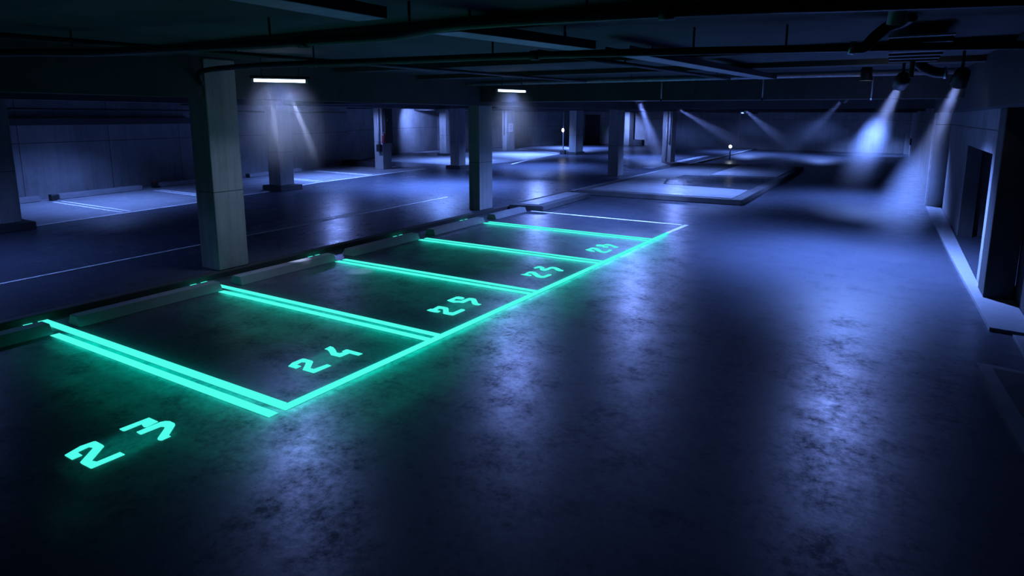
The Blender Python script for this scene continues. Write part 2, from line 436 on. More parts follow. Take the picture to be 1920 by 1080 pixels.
GLYPH = {
    '23_2': [(-5.682, 2.162), (-5.554, 2.16), (-5.554, 2.235), (-5.639, 2.237), (-5.646, 2.26), (-5.653, 2.329), (-5.622, 2.34), (-5.598, 2.334), (-5.453, 2.173), (-5.42, 2.17), (-5.284, 2.173), (-5.277, 2.181), (-5.264, 2.42), (-5.338, 2.42), (-5.346, 2.246), (-5.391, 2.233), (-5.405, 2.241), (-5.553, 2.401), (-5.587, 2.406), (-5.698, 2.407), (-5.715, 2.394), (-5.728, 2.297)],
    '23_3a': [(-5.753, 2.624), (-5.741, 2.877), (-5.591, 2.877), (-5.579, 2.769), (-5.6, 2.756), (-5.664, 2.77), (-5.675, 2.792), (-5.676, 2.633), (-5.69, 2.622)],
    '23_3b': [(-5.565, 2.672), (-5.566, 2.88), (-5.544, 2.917), (-5.504, 2.937), (-5.425, 2.934), (-5.393, 2.919), (-5.263, 2.785), (-5.229, 2.784), (-5.23, 2.705), (-5.254, 2.695), (-5.284, 2.698), (-5.303, 2.714), (-5.424, 2.844), (-5.454, 2.851), (-5.478, 2.837), (-5.488, 2.673), (-5.499, 2.667)],
    '24_2': [(-5.623, 4.343), (-5.494, 4.344), (-5.497, 4.418), (-5.58, 4.423), (-5.59, 4.5), (-5.554, 4.517), (-5.523, 4.504), (-5.404, 4.358), (-5.235, 4.359), (-5.226, 4.372), (-5.219, 4.6), (-5.29, 4.606), (-5.313, 4.434), (-5.365, 4.431), (-5.48, 4.571), (-5.508, 4.586), (-5.628, 4.588), (-5.66, 4.576), (-5.665, 4.541), (-5.665, 4.43)],
    '24_4': [(-5.676, 4.915), (-5.634, 4.917), (-5.569, 4.887), (-5.469, 4.824), (-5.335, 4.831), (-5.324, 4.845), (-5.319, 4.973), (-5.177, 4.976), (-5.175, 5.043), (-5.425, 5.046), (-5.444, 5.035), (-5.441, 4.969), (-5.404, 4.963), (-5.419, 4.914), (-5.458, 4.908), (-5.549, 4.968), (-5.629, 5.009), (-5.688, 5.014)],
    '25_2': [(-5.585, 6.734), (-5.508, 6.721), (-5.424, 6.723), (-5.381, 6.735), (-5.386, 6.804), (-5.461, 6.812), (-5.48, 6.887), (-5.432, 6.902), (-5.391, 6.87), (-5.29, 6.736), (-5.207, 6.729), (-5.121, 6.742), (-5.113, 6.766), (-5.106, 7.021), (-5.147, 7.047), (-5.19, 7.031), (-5.194, 6.847), (-5.254, 6.825), (-5.355, 6.952), (-5.398, 6.987), (-5.475, 6.991), (-5.55, 6.984), (-5.565, 6.968), (-5.549, 6.825), (-5.581, 6.812)],
    '25_5': [(-5.631, 7.273), (-5.554, 7.245), (-5.479, 7.236), (-5.424, 7.28), (-5.346, 7.295), (-5.337, 7.319), (-5.337, 7.45), (-5.311, 7.461), (-5.239, 7.374), (-5.185, 7.321), (-5.122, 7.307), (-5.071, 7.327), (-5.064, 7.377), (-5.132, 7.392), (-5.211, 7.477), (-5.292, 7.561), (-5.348, 7.572), (-5.41, 7.553), (-5.424, 7.515), (-5.43, 7.372), (-5.504, 7.334), (-5.551, 7.328), (-5.556, 7.413), (-5.457, 7.428), (-5.469, 7.511), (-5.522, 7.536), (-5.6, 7.529), (-5.625, 7.496)],
    '26_2': [(-5.466, 9.205), (-5.389, 9.196), (-5.263, 9.191), (-5.256, 9.25), (-5.289, 9.284), (-5.369, 9.291), (-5.379, 9.357), (-5.331, 9.37), (-5.242, 9.286), (-5.138, 9.197), (-5.046, 9.189), (-4.99, 9.233), (-4.967, 9.452), (-5.004, 9.496), (-5.049, 9.479), (-5.057, 9.332), (-5.088, 9.302), (-5.188, 9.373), (-5.304, 9.482), (-5.385, 9.501), (-5.434, 9.465), (-5.437, 9.362), (-5.422, 9.276)],
    '26_3': [(-5.508, 9.743), (-5.448, 9.713), (-5.428, 9.791), (-5.389, 9.797), (-5.364, 9.723), (-5.298, 9.658), (-5.216, 9.649), (-5.194, 9.738), (-5.196, 9.872), (-5.159, 9.894), (-5.074, 9.811), (-4.997, 9.782), (-4.92, 9.805), (-4.941, 9.874), (-5.0, 9.896), (-5.084, 9.964), (-5.175, 10.005), (-5.238, 10.003), (-5.277, 9.943), (-5.275, 9.836), (-5.322, 9.778), (-5.339, 9.875), (-5.44, 9.93), (-5.496, 9.914)],
    '29_2': [(-5.35, 11.696), (-5.277, 11.648), (-5.17, 11.614), (-5.103, 11.617), (-5.117, 11.684), (-5.232, 11.753), (-5.264, 11.788), (-5.24, 11.857), (-5.191, 11.832), (-5.081, 11.706), (-4.98, 11.632), (-4.889, 11.628), (-4.846, 11.669), (-4.831, 11.92), (-4.862, 11.978), (-4.909, 11.981), (-4.9, 11.779), (-4.928, 11.739), (-4.991, 11.761), (-5.119, 11.915), (-5.203, 11.983), (-5.278, 11.993), (-5.321, 11.95), (-5.332, 11.801)],
    '29_9': [(-5.333, 12.188), (-5.254, 12.153), (-5.186, 12.195), (-5.107, 12.121), (-5.031, 12.144), (-5.033, 12.223), (-5.062, 12.254), (-5.135, 12.242), (-5.189, 12.276), (-5.159, 12.335), (-5.094, 12.35), (-5.031, 12.331), (-4.895, 12.226), (-4.833, 12.264), (-4.847, 12.337), (-4.9, 12.353), (-5.008, 12.427), (-5.118, 12.503), (-5.203, 12.476), (-5.229, 12.351), (-5.284, 12.368), (-5.354, 12.325)],
}
NUM = [(('23_2', '23_3a', '23_3b'), 'glowing cyan number 23 in the nearest bay'),
       (('24_2', '24_4'), 'glowing cyan number 24 in the second bay'),
       (('25_2', '25_5'), 'glowing cyan number 25 in the third bay'),
       (('26_2', '26_3'), 'glowing cyan number in the fourth bay, beside the front line'),
       (('29_2', '29_9'), 'glowing cyan number 29 in the farthest numbered bay')]
for keys, lab in NUM:
    pts = [p for k in keys for p in GLYPH[k]]
    c = (sum(p[0] for p in pts)/len(pts), sum(p[1] for p in pts)/len(pts), 0)
    t = thing('bay_number', lab, 'bay number', c, 'glowing bay numbers')
    digits = [keys[:1], keys[1:]]
    for dk in digits:
        bm = B()
        for k in dk: cyan_strip(bm, GLYPH[k], .006)
        o = obj('digit', bm, CY, t); o.location = -Vector(c)
    glow(t, c[0], c[1], .42, .62, GL*.22)

# wheel stops of the glowing bays
STOPS = [(1.25, 3.50, 'concrete wheel stop at the left edge of the picture'), (3.80, 5.86, 'concrete wheel stop in front of the nearest full bay'),
         (6.20, 8.26, 'concrete wheel stop beside the foot of the nearest column'), (8.70, 10.76, 'concrete wheel stop in the third glowing bay from the camera'),
         (11.30, 13.42, 'concrete wheel stop in front of the second concrete column'), (13.95, 15.62, 'concrete wheel stop at the last glowing bay')]
for y0, y1, lab in STOPS:
    bm = B(); xc = -9.22
    frustum(bm, (xc-.16, xc+.16, y0, y1), (xc-.10, xc+.10, y0+.008, y1-.008), 0, .135)
    bmesh.ops.bevel(bm, geom=list(bm.edges), offset=.007, segments=2, affect='EDGES')
    tag(obj('wheel_stop', bm, M['stop'], loc=(xc, (y0+y1)/2, 0)), lab, 'wheel stop', 'wheel stops of the glowing bays')
t = thing('kerb_island', 'low kerbed box with a pale top beside the raised slab', 'kerb island', (-9.3, 17.6, 0))
bm = B(); prism(bm, [(-9.75, 15.72), (-8.70, 15.95), (-8.80, 19.6), (-9.75, 19.6)], 0, .15)
bmesh.ops.bevel(bm, geom=list(bm.edges), offset=.015, segments=2, affect='EDGES')
obj('kerb_border', bm, M['edge'], t).location = -Vector(t.location)
bm = B(); prism(bm, [(-9.62, 16.1), (-9.0, 16.2), (-9.08, 19.4), (-9.62, 19.4)], .14, .158)
obj('pale_top', bm, M['slab'], t).location = -Vector(t.location)

# raised slab
t = thing('raised_slab', 'low raised concrete slab in the middle of the driving lane', 'raised slab', (-6.6, 26, 0))
bm = B(); prism(bm, [(-9.55, 20.1), (-3.85, 20.35), (-3.75, 36.0), (-9.55, 36.0)], 0, .17)
bmesh.ops.bevel(bm, geom=list(bm.edges), offset=.02, segments=2, affect='EDGES')
obj('slab_body', bm, M['edge'], t).location = -Vector(t.location)
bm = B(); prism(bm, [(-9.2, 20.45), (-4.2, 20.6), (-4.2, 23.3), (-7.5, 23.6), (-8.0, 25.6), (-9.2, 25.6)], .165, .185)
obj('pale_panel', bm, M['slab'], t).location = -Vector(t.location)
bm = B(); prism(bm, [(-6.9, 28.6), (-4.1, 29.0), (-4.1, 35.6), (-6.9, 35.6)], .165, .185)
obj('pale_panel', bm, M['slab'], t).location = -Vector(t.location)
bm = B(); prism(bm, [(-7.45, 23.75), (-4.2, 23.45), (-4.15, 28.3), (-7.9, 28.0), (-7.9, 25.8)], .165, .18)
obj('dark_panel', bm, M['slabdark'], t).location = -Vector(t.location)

# right-hand kerb, hatch, plates
bm = B(); prism(bm, [(1.24, 23.05), (1.64, 23.05), (1.54, 12.9), (1.54, 12.25), (1.89, 12.2), (1.89, 9.85), (1.40, 9.9), (1.30, 16)], 0, .05)
tag(obj('walkway_kerb', bm, M['slab']), 'pale low kerb along the right-hand wall', 'kerb')
bm = B(); box(bm, 1.62, 1.89, 4.5, 9.72, 0, .05, .01)
tag(obj('kerb_plate', bm, M['stop']), 'short pale kerb piece at the right picture edge, behind the floor hatch', 'kerb')
t = thing('floor_hatch', 'low dark floor hatch with a paler rim at the right picture edge', 'floor hatch', (1.5, 6.4, 0))
bm = B(); prism(bm, [(1.10, 8.36), (1.26, 5.9), (1.60, 5.9), (1.60, 8.30)], 0, .05)
obj('hatch_frame', bm, M['stop'], t).location = -Vector(t.location)
bm = B(); prism(bm, [(1.24, 8.22), (1.38, 6.05), (1.58, 6.05), (1.58, 8.20)], .03, .056)
obj('hatch_lid', bm, M['dark'], t).location = -Vector(t.location)

# ------------------------------------------------------------------ columns
def column(label, x0, x1, y0, y1, z0, z1, m=None, plinth=None, name='concrete_column', group='concrete columns'):
    t = thing(name, label, 'column', ((x0+x1)/2, (y0+y1)/2, plinth[4] if plinth else z0), group)
    L = -Vector(t.location)
    bm = B(); box(bm, x0, x1, y0, y1, z0, z1, .018)
    obj('shaft', bm, m or M['col'], t).location = L
    if plinth:
        px0, px1, py0, py1, pz = plinth
        bm = B(); box(bm, px0, px1, py0, py1, pz, z0, .015); obj('plinth', bm, M['dark'], t).location = L
    return t
CN = column('nearest concrete column, standing behind the second wheel stop', -10.404, -9.89, 6.363, 6.937, LZ, 3.72)
CM = column('second concrete column, on the kerb behind the glowing bays', -10.377, -10.001, 14.53, 15.2, LZ, 3.2)
column('third concrete column, at the corner of the raised slab', -11.031, -10.532, 26.414, 27.079, LZ, 3.15)
column('concrete column on a dark plinth beneath the left ceiling tube', -19.35, -18.72, 14.62, 15.22, .28, 3.4, plinth=(-19.52, -18.52, 14.46, 15.42, LZ))
column('dark concrete column on a plinth at the left picture edge', -18.3, -17.48, 6.0, 6.42, .28, 3.4, plinth=(-18.5, -17.3, 5.9, 6.62, LZ))
CE = column('concrete column carrying a dark cabinet and a red extinguisher', -22.411, -21.851, 23.226, 23.851, LZ, 3.4)
column('dark concrete column on a plinth, half hidden by the second column', -19.46, -18.90, 25.62, 26.2, .26, 3.2, plinth=(-19.64, -18.74, 25.46, 26.4, LZ))
column('small pale lit column on a plinth by the far left wall', -26.5, -25.95, 33.72, 34.05, .24, 3.75, plinth=(-26.65, -25.85, 33.6, 34.15, LZ))
CI = column('bright lit column with a paper notice in the far left bay', -26.471, -26.07, 41.688, 42.911, LZ, 3.75)
column('dark far column beside a small white wall lamp', -19.6, -19.05, 39.73, 40.9, .28, 3.2, plinth=(-19.68, -18.97, 39.6, 41.0, LZ))
CK = column('far column with two thin vertical conduits, right of the third column', -11.684, -11.124, 36.287, 37.2, LZ, 3.16)
column('brightly lit column far behind the third column', -21.48, -21.0, 55.257, 56.387, LZ, 3.75)
column('dark post at the right edge of the right-hand opening', 1.50, 1.88, 11.58, 12.2, .05, 2.96, M['dark'], name='concrete_post', group='right wall posts')
CP = column('pier with a bright edge where the right-hand wall steps in', 1.24, 1.9, 23.12, 23.59, 0, 3.75, M['wallr'], name='concrete_post', group='right wall posts')
bm = B(); box(bm, 1.215, 1.265, 23.07, 23.3, .06, 3.0); obj('edge_guard', bm, M['pipel'], CP).location = -Vector(CP.location)

def part(name, bm, m, parent, smooth=False):
    o = obj(name, bm, m, parent, smooth); o.location = -Vector(parent.location); return o
# fittings on columns
bm = B(); tube(bm, [(-11.40, 36.20, .2), (-11.40, 36.20, 3.1)], .05); part('conduit', bm, M['pipel'], CK, True)
bm = B(); tube(bm, [(-11.22, 36.20, 1.2), (-11.22, 36.20, 3.1)], .05); part('conduit', bm, M['pipel'], CK, True)
bm = B(); tube(bm, [(-26.25, 41.62, 1.3), (-26.25, 41.62, 3.3)], .04); part('conduit', bm, M['pipe'], CI, True)
t = thing('paper_notice', 'small pale paper notice on the bright far column', 'notice', (-26.06, 42.3, 1.9))
bm = B(); box(bm, -26.069, -26.05, 42.0, 42.6, 1.55, 2.2, .005); part('sheet', bm, M['notice'], t)
bm = B()
for k in range(4): box(bm, -26.05, -26.046, 42.1, 42.5-.06*(k % 2), 2.05-.12*k, 2.09-.12*k)
part('print', bm, M['pipe'], t)
t = thing('electrical_cabinet', 'dark electrical cabinet on the column left of centre', 'cabinet', (-21.8, 23.5, 1.4))
bm = B(); box(bm, -21.84, -21.68, 23.28, 23.80, 1.42, 3.2, .01); part('body', bm, M['black'], t)
bm = B(); box(bm, -21.68, -21.66, 23.32, 23.76, 2.05, 3.1, .006); part('door', bm, M['black'], t)
bm = B(); tube(bm, [(-21.65, 23.38, 2.5), (-21.65, 23.38, 2.62)], .012, 8); part('handle', bm, M['metal'], t, True)
t = thing('fire_extinguisher', 'small red fire extinguisher on the cabinet column', 'fire extinguisher', (-21.74, 23.2, 1.4))
bm = B(); tube(bm, [(-21.72, 23.17, 1.42), (-21.72, 23.17, 1.45), (-21.72, 23.17, 1.80), (-21.72, 23.17, 1.87), (-21.72, 23.17, 1.9)], [.07, .085, .085, .05, .03], 14); part('bottle', bm, M['red'], t, True)
bm = B(); tube(bm, [(-21.72, 23.17, 1.9), (-21.72, 23.17, 1.95), (-21.66, 23.15, 1.97)], .018, 8); part('valve', bm, M['metal'], t, True)
bm = B(); tube(bm, smooth_path([(-21.66, 23.15, 1.97), (-21.6, 23.13, 1.9), (-21.6, 23.12, 1.6)]), .012, 8); part('hose', bm, M['black'], t, True)
t = thing('cable_conduit', 'bright vertical conduit ending in a dark box on the cabinet column', 'conduit', (-22.0, 23.15, 1.0))
bm = B(); tube(bm, [(-22.03, 23.17, 1.35), (-22.03, 23.17, 3.35)], .045); part('conduit_pipe', bm, M['pipel'], t, True)
bm = B(); box(bm, -22.12, -21.88, 23.05, 23.224, 1.0, 1.36, .01); part('junction_box', bm, M['black'], t)

# door and sign in the back wall
dr = thing('door_1', 'dark door in the far back wall', 'door', (-25.5, 56.95, LZ)); dr['kind'] = 'structure'
bm = B(); box(bm, -26.3, -24.75, 56.9, 57.0, LZ, 2.95); part('door_frame', bm, M['pipe'], dr)
bm = B(); box(bm, -26.2, -24.85, 56.86, 56.9, LZ+.01, 2.86); part('door_leaf', bm, M['door'], dr)
bm = B(); tube(bm, [(-24.98, 56.84, 1.15), (-24.98, 56.80, 1.15), (-25.14, 56.80, 1.15)], .02, 8); part('door_handle', bm, M['metal'], dr, True)
t = thing('wall_sign', 'pale green wall sign right of the far door', 'sign', (-24.2, 57, 1.4))
bm = B(); box(bm, -24.5, -23.95, 56.95, 57, 1.03, 1.78, .008); part('sign_plate', bm, M['sign'], t)
bm = B(); box(bm, -20.98, -20.1, 56.3, 57, LZ, .62, .02)
box(bm, -20.98, -20.1, 56.27, 56.3, .32, .36)
tag(obj('equipment_box', bm, M['dark']), 'low dark equipment box against the back wall', 'box')
t = thing('wall_switch', 'small dark switch box on the far right wall', 'switch', (1.48, 52, 1.2))
bm = B(); box(bm, 1.42, 1.5, 51.5, 52.5, .9, 1.35, .01); part('switch_box', bm, M['black'], t)
bm = B(); box(bm, 1.40, 1.42, 51.7, 51.85, 1.1, 1.2); part('button', bm, M['notice'], t)
bm = B(); box(bm, 1.40, 1.42, 52.1, 52.25, 1.15, 1.25); part('button', bm, M['notice'], t)
t = thing('hanging_sign_box', 'small dark box hanging under the last cross beam', 'sign box', (.4, 46.2, 3.1))
bm = B(); box(bm, .18, .72, 46.1, 46.3, 3.14, 3.3, .01); part('box_body', bm, M['black'], t)
bm = B(); tube(bm, [(.45, 46.2, 3.3), (.45, 46.2, 3.75)], .015, 6); part('hanger', bm, M['pipe'], t)
bm = B(); box(bm, -25.6, -22.75, 24.0, 24.8, LZ, .38, .02)
tag(obj('concrete_plinth', bm, M['dark']), 'long low dark concrete plinth behind the cabinet column', 'plinth')
# pipe hanging in the haze
bm = B(); tube(bm, [(-9.0, 45.0, .95), (-9.0, 45.0, 3.75)], .05)
tag(obj('hanging_pipe', bm, M['pipel'], smooth=True), 'thin pale pipe hanging above the small round lamp', 'pipe')

# wheel stops along the left wall
for y0, y1, x0, lab in ((6.0, 8.85, -22.3, 'long pale wheel stop at the left wall, next to the picture edge'), (9.35, 12.15, -22.75, 'long pale wheel stop at the left wall, in the middle bay'),
                        (13.0, 15.4, -23.5, 'long pale wheel stop at the left wall, behind the nearest column'), (17.0, 20.2, -23.9, 'long pale wheel stop at the left wall, right of the plinthed column')):
    bm = B(); dx = -.155*(y1-y0)
    prism(bm, [(x0-.15, y0), (x0+.15, y0), (x0+.15+dx, y1), (x0-.15+dx, y1)], LZ, LZ+.17)
    bmesh.ops.bevel(bm, geom=list(bm.edges), offset=.02, segments=2, affect='EDGES')
    tag(obj('wheel_stop', bm, M['bay']), lab, 'wheel stop', 'wheel stops along the left wall')
for x, y, lab in ((-22.55, 9.15, 'small dark bollard stub between the two leftmost wall wheel stops'), (-23.35, 12.75, 'small dark bollard stub with a red cap by the left wall')):
    t = thing('bollard_stub', lab, 'bollard', (x, y, LZ), 'bollard stubs at the left wall')
    bm = B(); box(bm, x-.09, x+.09, y-.09, y+.09, LZ, LZ+.2, .02); part('block', bm, M['black'], t)
    if x < -23: bm = B(); box(bm, x-.08, x+.08, y-.08, y+.08, LZ+.2, LZ+.24, .012); part('cap', bm, M['red'], t)
# duct and pipes along the left wall
def along_wall(off):
    P = [(-21.3, -6), (-23.2, 8.5), (-24.4, 14.8), (-25.3, 22.1), (-26.2, 24.7)]
    return [(x+off, y) for x, y in P]
bm = B(); pts = along_wall(.02)[:3] + along_wall(.34)[:3][::-1]; prism(bm, pts, 2.44, 2.66)
tag(obj('wall_duct', bm, M['dark']), 'dark square duct running along the top of the left wall', 'duct')
bm = B(); tube(bm, [(x, y, 2.93) for x, y in along_wall(.3)], .045)
tag(obj('wall_pipe', bm, M['pipe'], smooth=True), 'thin dark pipe running above the left wall duct', 'pipe')

# ------------------------------------------------------------------ ceiling services
def service(name, label, cat, path, r, rods, m, extra=None, couplings=()):
    t = thing(name, label, cat, path[0])
    bm = B(); tube(bm, path, r, 12); part('pipe_run', bm, m, t, True)
    for (x, y, z) in rods:
        bm = B(); tube(bm, [(x, y, z), (x, y, CEIL)], .012, 6); part('hanger_rod', bm, M['pipe'], t)
    for (a, b) in couplings:
        bm = B(); tube(bm, [a, b], r*1.35, 12); part('coupling', bm, M['pipe'], t, True)
    return t
P1 = smooth_path([(-9.85, 3.1, 3.5), (-8.65, 3.48, 3.5), (-7.97, 3.83, 3.5), (-6.62, 4.03, 3.5), (-5.63, 4.19, 3.5), (-4.69, 4.24, 3.5), (-3.9, 4.30, 3.5), (-3.36, 4.13, 3.5), (-2.99, 4.02, 3.5), (-2.49, 4.03, 3.5), (-1.9, 4.09, 3.5), (-1.35, 4.18, 3.5), (-.74, 4.33, 3.5), (-.26, 4.5, 3.5), (1.18, 4.9, 3.5)])
service('ceiling_pipe', 'dark bent pipe crossing the ceiling nearest the camera', 'pipe', P1, .048, [(-8.2, 3.7, 3.5), (-5.4, 4.2, 3.5), (-3.6, 4.2, 3.5), (-1.9, 4.1, 3.5), (-.3, 4.48, 3.5)], M['pipe'],
        couplings=[((-5.0, 4.23, 3.5), (-4.9, 4.235, 3.5)), ((-1.4, 4.17, 3.5), (-1.3, 4.19, 3.5))])
P2 = smooth_path([(-9.86, 6.30, 3.28), (-9.84, 6.26, 3.42), (-9.6, 6.2, 3.5), (-7.9, 5.95, 3.5), (-5.94, 6.19, 3.5), (-3.93, 6.41, 3.5), (-2.44, 6.69, 3.5), (-1.17, 7.04, 3.5), (-.38, 7.27, 3.5), (1.18, 7.75, 3.5)])
service('ceiling_pipe', 'dark pipe crossing the ceiling above the left ceiling tube', 'pipe', P2, .042, [(-6.9, 6.05, 3.5), (-4.2, 6.4, 3.5), (-3.3, 6.55, 3.5), (-1.9, 6.85, 3.5), (-1.0, 7.1, 3.5)], M['pipe'],
        couplings=[((-7.0, 6.06, 3.5), (-6.9, 6.07, 3.5)), ((-3.7, 6.45, 3.5), (-3.6, 6.47, 3.5))])
P3 = [(-9.85, 13.7, 3.62), (1.15, 13.7, 3.62)]
service('ceiling_pipe', 'straight pale pipe hung before the first cross beam', 'pipe', P3, .04, [(x, 13.7, 3.62) for x in (-8, -5.2, -2.4, .3)], M['pipel'])
def tray(label, x0, x1, y0, y1, z):
    t = thing('cable_tray', label, 'cable tray', (x0, y0, z), 'cable trays under the ceiling')
    bm = B(); w = .16
    prism(bm, [(x0-w, y0), (x0+w, y0), (x1+w, y1), (x1-w, y1)], z, z+.012); part('tray_base', bm, M['pipel'], t)
    bm = B()
    for s in (-1, 1): prism(bm, [(x0+s*w-.012, y0), (x0+s*w+.012, y0), (x1+s*w+.012, y1), (x1+s*w-.012, y1)], z, z+.09)
    part('side_rail', bm, M['pipe'], t)
    for f in (.15, .85):
        x = x0+(x1-x0)*f; y = y0+(y1-y0)*f
        bm = B(); tube(bm, [(x, y, z+.01), (x, y, CEIL)], .012, 6); part('hanger_rod', bm, M['pipe'], t)
    bm = B()
    for s in (-.07, 0, .06): tube(bm, [(x0+s, y0, z+.035), (x1+s, y1, z+.035)], .02, 6)
    part('cables', bm, M['black'], t)
tray('pale cable tray under the ceiling, nearest piece at the top edge', -3.85, -3.7, 1.5, 3.85, 3.56)
tray('pale cable tray under the ceiling between the two crossing pipes', -3.45, -3.0, 4.5, 6.35, 3.52)
tray('pale cable tray under the ceiling behind both crossing pipes', -2.95, -2.2, 7.3, 13.5, 3.56)
service('ceiling_pipe', 'thin pipe running along the ceiling right of the cable trays', 'pipe', [(-3.9, 7.0, 3.6), (-2.9, 14.4, 3.6)], .03, [(-3.6, 9.2, 3.6), (-3.1, 13.0, 3.6)], M['pipe'])
service('ceiling_pipe', 'thin pipe along the ceiling left of the cable trays', 'pipe', [(-8.6, 1.0, 3.62), (-6.2, 14.4, 3.62)], .03, [(-7.8, 5.5, 3.62), (-6.7, 11.6, 3.62)], M['pipe'])
# ceiling joists
for k, (y, lab) in enumerate(((2.2, 'shallow dark ceiling joist nearest the camera'), (5.1, 'shallow dark ceiling joist between the crossing pipes'), (9.2, 'shallow dark ceiling joist above the right ceiling tube'), (11.8, 'shallow dark ceiling joist just before the first cross beam'))):
    beam(20+k, -9.9, 1.2, y, y+.35, 3.66, lab)
for x, lab in ((-4.67, 'left'), (-2.42, 'middle'), (-.35, 'right')):
    t = thing('sprinkler_drop', 'thin sprinkler drop on the first cross beam, %s of three' % lab, 'sprinkler', (x, 14.3, 3.16), 'sprinkler drops on the first cross beam')
    bm = B(); tube(bm, [(x, 14.3, 3.2), (x, 14.3, 3.77)], .014, 8); part('drop_pipe', bm, M['pipel'], t, True)
    bm = B(); tube(bm, [(x, 14.3, 3.14), (x, 14.3, 3.16), (x, 14.3, 3.21)], [.03, .02, .022], 10); part('sprinkler_head', bm, M['black'], t, True)
# flexible ducts on the right
S1 = smooth_path([(.10, 6.9, 3.73), (.02, 7, 3.69), (-.09, 7.02, 3.66), (-.19, 7.02, 3.57), (-.27, 7.02, 3.48), (-.35, 7.0, 3.47)])
t = thing('flexible_duct', 'dark curved flexible duct hanging at the top right', 'duct', S1[0])
bm = B(); tube(bm, S1, .055, 14); part('hose', bm, M['pipe'], t, True)
bm = B(); tube(bm, [S1[-1], S1[-1]+Vector((-.05, 0, .01))], .065, 14); part('end_cap', bm, M['metal'], t, True)
S2 = smooth_path([(.16, 11, 3.74), (.24, 11, 3.68), (.38, 11, 3.53), (.53, 11, 3.46), (.64, 11, 3.45)])
t = thing('flexible_duct', 'dark curved duct leading to the rightmost spotlight', 'duct', S2[0])
bm = B(); tube(bm, S2, .075, 14); part('hose', bm, M['pipe'], t, True)
bm = B(); tube(bm, [S2[-1]+Vector((-.01, 0, 0)), S2[-1]+Vector((.03, 0, .0))], .088, 14); part('clamp', bm, M['metal'], t, True)
t = thing('ridged_panel', 'ridged metal panel under the ceiling left of the rightmost spotlight', 'panel', (.2, 9.7, 3.6))
bm = B(); box(bm, -.08, .5, 7.6, 10.6, 3.62, 3.64); part('sheet', bm, M['pipel'], t)
for k in range(6):
    bm = B(); y = 7.75 + .5*k; box(bm, -.08, .5, y, y+.16, 3.57, 3.62, .01); part('ridge', bm, M['pipe'], t)
bm = B(); tube(bm, [(.21, 10.2, 3.35), (.21, 10.2, 3.75)], .03, 8)
tag(obj('ceiling_bracket', bm, M['pipe']), 'short dark strut hanging through the ridged panel', 'bracket')
bm = B(); tube(bm, [(-.02, 5.2, 3.45), (.02, 5.1, 3.78)], .06, 12)
tag(obj('duct_stub', bm, M['pipel'], smooth=True), 'short pale pipe stub at the top right edge', 'pipe')

# ------------------------------------------------------------------ lamps
def tube_lamp(label, a, b, power, rays, haze_label, dens):
    a = Vector(a); b = Vector(b); c = (a+b)/2; d = (b-a).normalized(); L = (b-a).length
    t = thing('tube_lamp', label, 'ceiling lamp', c + Vector((0, 0, .06)), 'white tube lamps')
    up_ = Vector((0, 0, 1)); s = d.cross(up_)
    bm = B(); tube(bm, [a, b], .022, 12); part('tube', bm, M['white'], t, True)
    bm = B()
    e0, e1 = a - d*.05, b + d*.05
    vs = []
    for e in (e0, e1):
        vs.append([bm.verts.new(e + s*x + up_*z) for x, z in ((-.05, .03), (-.05, .075), (.05, .075), (.05, .03))])
    for k in range(4): bm.faces.new((vs[0][k], vs[0][(k+1) % 4], vs[1][(k+1) % 4], vs[1][k]))
    bm.faces.new(vs[0]); bm.faces.new(vs[1]); part('housing', bm, M['pipe'], t)
    for e in (a, b):
        bm = B(); tube(bm, [e - d*.03, e + d*.005], .028, 10); part('end_cap', bm, M['pipel'], t)
    for e in (a + d*L*.15, b - d*L*.15):
        bm = B(); tube(bm, [e + up_*.075, Vector((e.x, e.y, CEIL))], .009, 6); part('hanger_rod', bm, M['pipe'], t)
    o = add_light('AREA', 'tube_light', t, c - up_*.03, power, (.45, .56, 1.0), shape='RECTANGLE', size=L, size_y=.06, spread=R(100))
    ang = math.atan2(d.y, d.x); o.rotation_euler = (0, 0, ang)
    for (f, tgt, pw, half) in rays:
        p = a + d*L*f - up_*.035
        sp = add_light('SPOT', 'ray_light', t, p, pw, (.55, .62, 1.0), spot_size=2*half, spot_blend=1.0, shadow_soft_size=.015)
        aim(sp, Vector(tgt) - p)
    # the mist lit beneath the tube
    cc = c - up_*.75; rad = (1.0, 1.0, .95)
    bm = B(); bmesh.ops.create_icosphere(bm, subdivisions=3, radius=1.0, matrix=Matrix.Translation(cc) @ Matrix.Diagonal((*rad, 1)))
    hz = obj('haze', bm, haze_mat('mist under tube', ('cloud', cc, rad), dens), loc=cc); tag(hz, haze_label, 'haze', kind='stuff')
    return t

